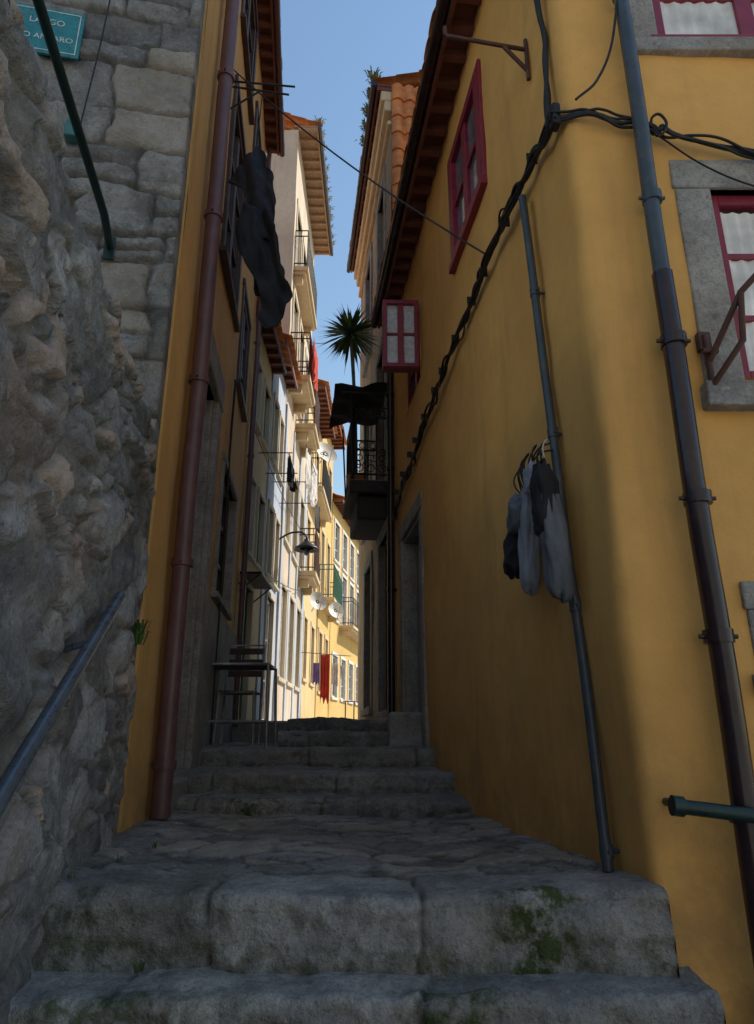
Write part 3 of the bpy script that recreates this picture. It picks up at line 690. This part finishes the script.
tb=grp('metal_table'); gm2=paint('grey_tube_metal',(.34,.34,.35),.4,.5,(.12,.07,.05),.4)
x0,x1,y0,y1,zb,zt=-1.50,-.95,6.15,6.62,-.09,.60
tube('frame',[[V((x0,y0,zt)),V((x1,y0,zt)),V((x1,y1,zt)),V((x0,y1,zt)),V((x0,y0,zt))],
 [V((x0,y0,zt)),V((x0-.06,y0-.04,zb))],[V((x1,y0,zt)),V((x1+.02,y0-.04,zb))],[V((x0,y1,zt)),V((x0-.03,y1+.04,zb))],[V((x1,y1,zt)),V((x1+.02,y1+.04,zb))],
 [V((x0-.04,y0,.12)),V((x1,y0,.12))],[V((x0-.04,y1,.12)),V((x1,y1,.12))]],.013,gm2,tb)
m=MB()
for i in range(6): m.w(WF,x0+.01,x1-.01,zt-.004,zt+.012,y0+.01+i*.077,y0+.07+i*.077)
m.out('top_slats',DKWOOD,tb)
ch=grp('metal_chair')
tube('frame',[[V((-1.45,6.75,-.09)),V((-1.46,6.85,.42)),V((-1.47,6.95,.86)),V((-1.12,6.95,.86)),V((-1.11,6.85,.42)),V((-1.10,6.75,-.09))],
 [V((-1.46,6.85,.38)),V((-1.44,6.48,.38)),V((-1.12,6.48,.38)),V((-1.11,6.85,.38))],[V((-1.44,6.48,.38)),V((-1.45,6.44,-.09))],[V((-1.12,6.48,.38)),V((-1.10,6.44,-.09))]],.012,gm2,ch)
m=MB(); m.w(WF,-1.45,-1.12,.375,.395,6.48,6.85)
for z in (.55,.66,.77): m.w(WF,-1.46,-1.12,z,z+.06,6.895+(z-.55)*.2,6.91+(z-.55)*.2)
m.out('seat_and_back',DKWOOD,ch,bevel=.004)

# ------------------------------------------------------------------ far left buildings
def house(name,fr,L,z0,z1,mat,ops,fm,sur,ov=.3,roof=True,st=.3,tile=None,gut=None,depth=5,nzp=3,curt=False,wood=None,sw=.11):
    g=grp(name); wall('walls',fr,0,L,z0,z1,ops,mat,g,st,.012,.18)
    m=MB(); m.w(fr,.003,L-.003,z0,z1-.01,-depth,-.18); m.out('body',mat,g)
    for i,o in enumerate(ops): window(fr,*o[:4],fm,g,2,nzp,d=-.05,fw=.05,sur=sur,sw=sw,glass=GLASSB if i%2 else GLASS,curt=curt and i%3==0)
    if roof: eave(fr,-.03,L+.03,z1+.05,ov,g,gut=gut,tile=tile,back=4,wood=wood)
    return g
CRM=plaster('cream_plaster',(.70,.54,.30),(.25,.2,.15),.5,.4)
WHT=plaster('white_plaster',(.70,.60,.48),(.40,.28,.2),.6,.3,(.5,.36,.26))
YEL2=plaster('pale_yellow_plaster',(.74,.56,.27),(.35,.25,.14),.45,.3)
YEL=plaster('bright_yellow_plaster',(.74,.50,.17),(.4,.28,.12),.3,.3)
BLUEW=plaster('pale_blue_plaster',(.50,.57,.70),(.3,.28,.26),.45,.3)
CRS=plaster('cream_surround',(.66,.58,.45),(.25,.2,.15),.4,.3)
F2=Fr((-1.74,8.45),(-.0,1),(1,0))
hs2=house('cream_townhouse',F2,1.75,-1.5,5.75,CRM,[(.25,.75,2.35,3.4),(1.1,1.6,2.35,3.4),(.25,.75,4.25,5.2),(1.1,1.6,4.25,5.2),(.3,1.0,.2,1.9)],GREENP,CRS,.22,sw=.07)
F2b=Fr((-1.72,10.2),(.0,1),(1,0))
house('pale_blue_townhouse',F2b,1.55,-1.5,6.3,BLUEW,[(.2,.62,2.4,3.5),(.9,1.32,2.4,3.5),(.2,.62,4.3,5.4),(.9,1.32,4.3,5.4),(.4,1.1,.2,2.1)],WHITEP,CRS,.2,sw=.07)
F3=Fr((-1.72,11.8),(.0,1),(1,.0))
o3=[]
for z in (1.0,3.5,6.75,9.3): 
    for s in (.35,1.55,2.8): o3.append((s,s+.75,z,z+(2.0 if z==6.75 else 1.6)))
h3=house('tall_white_townhouse',F3,4.1,-1.5,12.65,WHT,o3,WHITEP,CRS,.42,gut=PIPEG,wood=paint('weathered_eave',(.42,.28,.17),.7),curt=True)
m=MB(); 
for a,b in ((0.02,.22),(1.24,1.42),(2.44,2.66),(3.68,4.08)): m.w(F3,a,b,-.5,6.0,-.01,.03)
m.out('pilasters',BLUEW,h3,bevel=.01)
EF3=Fr((-1.72,11.8),(-1,0),(0,-1))
for (s,z) in ((.5,7.4),(.5,9.8),(1.6,8.6)): window(EF3,s,s+.6,z,z+1.2,WHITEP,h3,2,3,d=.02,fw=.05,name='side_window')
balcony(F3,.15,1.3,6.7,.42,h3,RUST,CREAM,.95,False,.1); balcony(F3,1.5,2.7,6.3,.42,h3,RUST,CREAM,.95,False,.1); balcony(F3,2.75,3.9,3.4,.4,h3,RUST,CREAM,.95); balcony(F3,.2,2.4,9.25,.3,h3,BLACK,CREAM,.9,False,.12)
F4=Fr((-1.74,16.0),(.02,1),(1,-.02))
h4=house('pale_yellow_townhouse',F4,3.2,-1.5,8.6,YEL2,[(.3,.9,1.3,2.7),(1.8,2.5,1.3,2.7),(.3,.9,3.6,5.2),(1.8,2.5,3.6,5.2),(.3,.9,6.1,7.6),(1.8,2.5,6.1,7.6)],WHITEP,CREAM,.4)
balcony(F4,.2,2.8,5.95,.4,h4,BLACK,CREAM,.9,False,.12)
F4b=Fr((-1.66,19.25),(.05,1),(1,-.05))
h5=house('yellow_cream_townhouse',F4b,2.9,-1.5,9.5,YEL,[(.3,.95,1.2,2.8),(1.7,2.4,1.2,2.8),(.3,.95,3.9,5.8),(1.7,2.4,3.9,5.8),(.3,.95,6.8,8.4),(1.7,2.4,6.8,8.4)],WHITEP,CREAM,.4)
balcony(F4b,.1,2.6,3.75,.45,h5,GREENP,CREAM,.95,False,.12)
F5=Fr((-1.50,22.2),(.15,1),(1,-.15))
o5=[]
for z in (1.2,3.7,5.7):
    for s in (.4,1.8,3.2,4.6,6.0,7.4): o5.append((s,s+.75,z,z+(1.7 if z==3.7 else 1.3)))
h6=house('yellow_townhouse',F5,9,-1.5,7.6,YEL,o5,WHITEP,WHITEP,.35)
balcony(F5,1.4,5.6,3.6,.5,h6,BLACK,CREAM,.95,False,.14)
def sheet(par,name,a,b,h,mat,sd):
    vs=[];fs=[];n=14;R=10
    for j in range(R+1):
        for i in range(n+1):
            p=a.lerp(b,i/n); wv=.03*math.sin(i*1.4+sd)*(.3+j/R)+.03*fr3((i*.3,j*.3,sd),1.)
            nn=(b-a).cross(V((0,0,1))).normalized(); vs.append(p+nn*wv-V((0,0,h*j/R*(1+.08*math.sin(i+sd)))))
    for j in range(R):
        for i in range(n): q=j*(n+1)+i; fs.append((q,q+1,q+n+2,q+n+1))
    mesh(name,vs,fs,mat,par,True)
red=cloth('red_cloth',(.55,.05,.03)); wc=cloth('white_cloth',(.75,.75,.75)); pu=cloth('purple_cloth',(.28,.18,.45)); gc=cloth('dark_grey_cloth',(.08,.08,.09))
lg=grp('hanging_laundry')
sheet(lg,'red_blanket',F3.P(.2,7.62,.46),F3.P(1.1,7.62,.46),.75,red,1)
for i,(s,z,w_,h,mt) in enumerate(((.5,5.3,.5,.7,wc),(1.2,5.1,.45,.6,wc),(2.0,5.6,.5,.8,wc),(2.8,5.0,.4,.6,gc))):
    sheet(lg,'garment_%d'%i,F3.P(s,z,.35),F3.P(s+w_,z,.40),h,mt,i*2.1)
for i,(x,y,z,w_,h,mt) in enumerate(((-1.42,15.6,1.55,.14,.45,pu),(-1.26,15.7,1.74,.20,1.0,red),(-1.03,16.2,1.6,.14,.5,wc),(-.84,16.2,1.55,.10,.3,wc))):
    sheet(lg,'shirt_%d'%i,V((x,y,z)),V((x+w_,y+.05,z)),h,mt,i*1.7)
tube('line',[[V((-1.7,15.6,1.78)),V((-.6,16.0,1.74))],[F2.P(.9,3.95,.0),F2.P(.9,3.95,.5)],[F2.P(1.6,3.9,.0),F2.P(1.6,3.9,.5)],[F2.P(.9,3.95,.45),F2.P(1.6,3.9,.45)],[F3.P(.4,5.32,.36),F3.P(3.3,5.5,.40)],[F2b.P(.5,4.0,0),F2b.P(.5,4.0,.55)],[F2b.P(1.3,3.9,0),F2b.P(1.3,3.9,.55)]],.008,BLACK,lg,res=1)
for i,(s,z) in enumerate(((.95,3.93),(1.15,3.93),(1.35,3.92))): sheet(lg,'cloth_%d'%i,F2.P(s,z,.45),F2.P(s+.15,z,.45),.35,(gc,wc,gc)[i],i)
def dish(p,r,dirv):
    g=grp('satellite_dish'); d=dirv.normalized(); u=d.cross(V((0,0,1))).normalized(); v=u.cross(d); vs=[p-d*r*.25];fs=[]
    for j in range(1,6):
        for i in range(24): a=i*math.pi/12; rr=r*j/5; vs.append(p+u*rr*math.cos(a)+v*rr*math.sin(a)-d*r*.25*(1-(j/5)**2))
    for i in range(24): fs.append((0,1+i,1+(i+1)%24))
    for j in range(4):
        for i in range(24): fs.append((1+j*24+i,1+j*24+(i+1)%24,1+(j+1)*24+(i+1)%24,1+(j+1)*24+i))
    mesh('reflector',vs,fs,WHITEP,g,True); tube('arm',[[p-v*r,p+d*r*.9],[p-d*r*.2,p-d*.35-v*.1]],.012,ALU,g)
dish(F4.P(.3,6.9,.45),.33,V((.7,-.8,.4))); dish(F3.P(3.6,2.9,.4),.22,V((.6,-.9,.3))); dish(F4b.P(.2,3.4,.5),.25,V((.6,-.9,.3)))
sl=grp('wall_street_lamp')
tube('arm',[V((-1.72,11.55,3.25)),V((-1.45,11.55,3.38)),V((-1.25,11.55,3.34)),V((-1.22,11.55,3.25))],.016,BLACK,sl,smooth=True)
vs=[];fs=[];pr=((3.27,.03),(3.22,.05),(3.17,.10),(3.10,.20),(3.06,.22),(3.06,.20),(3.09,.12))
for (z,r) in pr:
    for i in range(20): vs.append(V((-1.22+r*math.cos(i*.31416),11.55+r*math.sin(i*.31416),z)))
for j in range(len(pr)-1):
    for i in range(20): fs.append((j*20+i,j*20+(i+1)%20,(j+1)*20+(i+1)%20,(j+1)*20+i))
mesh('shade',vs,fs,BLACK,sl,True)
vs=[];fs=[]
for j in range(7):
    for i in range(12): a=j/6*math.pi; vs.append(V((-1.22+.06*math.sin(a)*math.cos(i*.5236),11.55+.06*math.sin(a)*math.sin(i*.5236),3.03+.07*math.cos(a))))
for j in range(6):
    for i in range(12): fs.append((j*12+i,j*12+(i+1)%12,(j+1)*12+(i+1)%12,(j+1)*12+i))
mesh('bulb',vs,fs,GLASSB,sl,True)
cn=grp('door_canopy'); m=MB(); m.w(F2,.1,1.1,1.96,1.99,0,.28); m.out('sheet',BLACK,cn,bevel=.01)
tube('stays',[[F2.P(.15,1.75,0),F2.P(.15,1.96,.25)],[F2.P(1.05,1.75,0),F2.P(1.05,1.96,.25)]],.01,BLACK,cn)
rl=grp('lane_railing'); ps=[]
yr=17.;zz=.165+(yr-8.3)*.0205
for i in range(5): ps.append([V((-.75+i*.2,yr+i*.1,zz)),V((-.75+i*.2,yr+i*.1,zz+.45))])
ps.append([V((-.8,yr,zz+.45)),V((.1,yr+.8,zz+.45))])
tube('bars',ps,.014,BLACK,rl)
tuft('roof_grass',[F3.P(i*.11,12.80+.03*(i%3),.46-.05*(i%3)) for i in range(38)],.17,36,5,(.26,.23,.07))
wv=grp('facade_wires')
tube('wires',[sag(F2.P(0,3.9,.1),F3.P(4,4.4,.1),.15),sag(F2.P(0,2.15,.1),F3.P(4,3.2,.08),.12),sag(F3.P(2,8.6,.1),RS.P(9,7.4,.1),.2)],.007,CABLE,wv,res=1)

# unseen buildings added for the light: one shades the lane, one bounces sun
def block(name,fr,L,z1,depth,mat):
    HB=grp(name); m=MB(); m.w(fr,0,L,-1.5,z1,-depth,0); m.out('walls',mat,HB)
    m=MB(); m2=MB(); z=-.2
    while z+2.<z1:
        s=.8
        while s+1.2<L: m.w(fr,s,s+1.,z,z+1.6,.0,.03); m2.w(fr,s-.12,s+1.12,z-.12,z+1.72,.0,.02); s+=2.6
        z+=3.1
    m.out('windows',GLASS,HB); m2.out('surrounds',GRAN,HB)
    tiles('roof_tiles',fr,0,L,z1+.02,.3,-3,.4,TILE,HB)
block('added_shade_block',Fr((5.0,4.5),(0,1),(-1,0)),9.5,17,6,CRM)  # tall unseen block, added to keep sun off the left lane walls
block('added_bounce_block',Fr((14,-12),(-1,0),(0,1)),30,12,6,WHITEP)  # unseen white front behind the camera, added as sunlit fill for the lane

# ------------------------------------------------------------------ light & camera
el=math.radians(42); ts=V((.88,.475,0)).normalized()*math.cos(el)+V((0,0,math.sin(el)))
W=D.worlds.new('World'); S.world=W; W.use_nodes=True; t=W.node_tree
bg_=t.nodes['Background']; sk=t.nodes.new('ShaderNodeTexSky'); sk.sky_type='NISHITA'; sk.sun_disc=False
sk.sun_elevation=el; sk.sun_rotation=math.atan2(ts.x,ts.y); sk.air_density=1.8; sk.dust_density=0.; sk.ozone_density=3.0
t.links.new(sk.outputs[0],bg_.inputs[0]); bg_.inputs[1].default_value=.15
su=D.lights.new('sun','SUN'); su.energy=5; su.angle=math.radians(.5); su.color=(1,.90,.76)
so=D.objects.new('sun',su); so.rotation_euler=ts.to_track_quat('Z','Y').to_euler(); link(so)
ca=D.cameras.new('camera'); ca.sensor_fit='VERTICAL'; ca.sensor_height=36; ca.lens=690/1024*36; ca.clip_end=1000; ca.clip_start=.05
co=D.objects.new('camera',ca); co.location=(0,0,0); co.rotation_euler=(math.radians(108),0,0); link(co)
S.camera=co
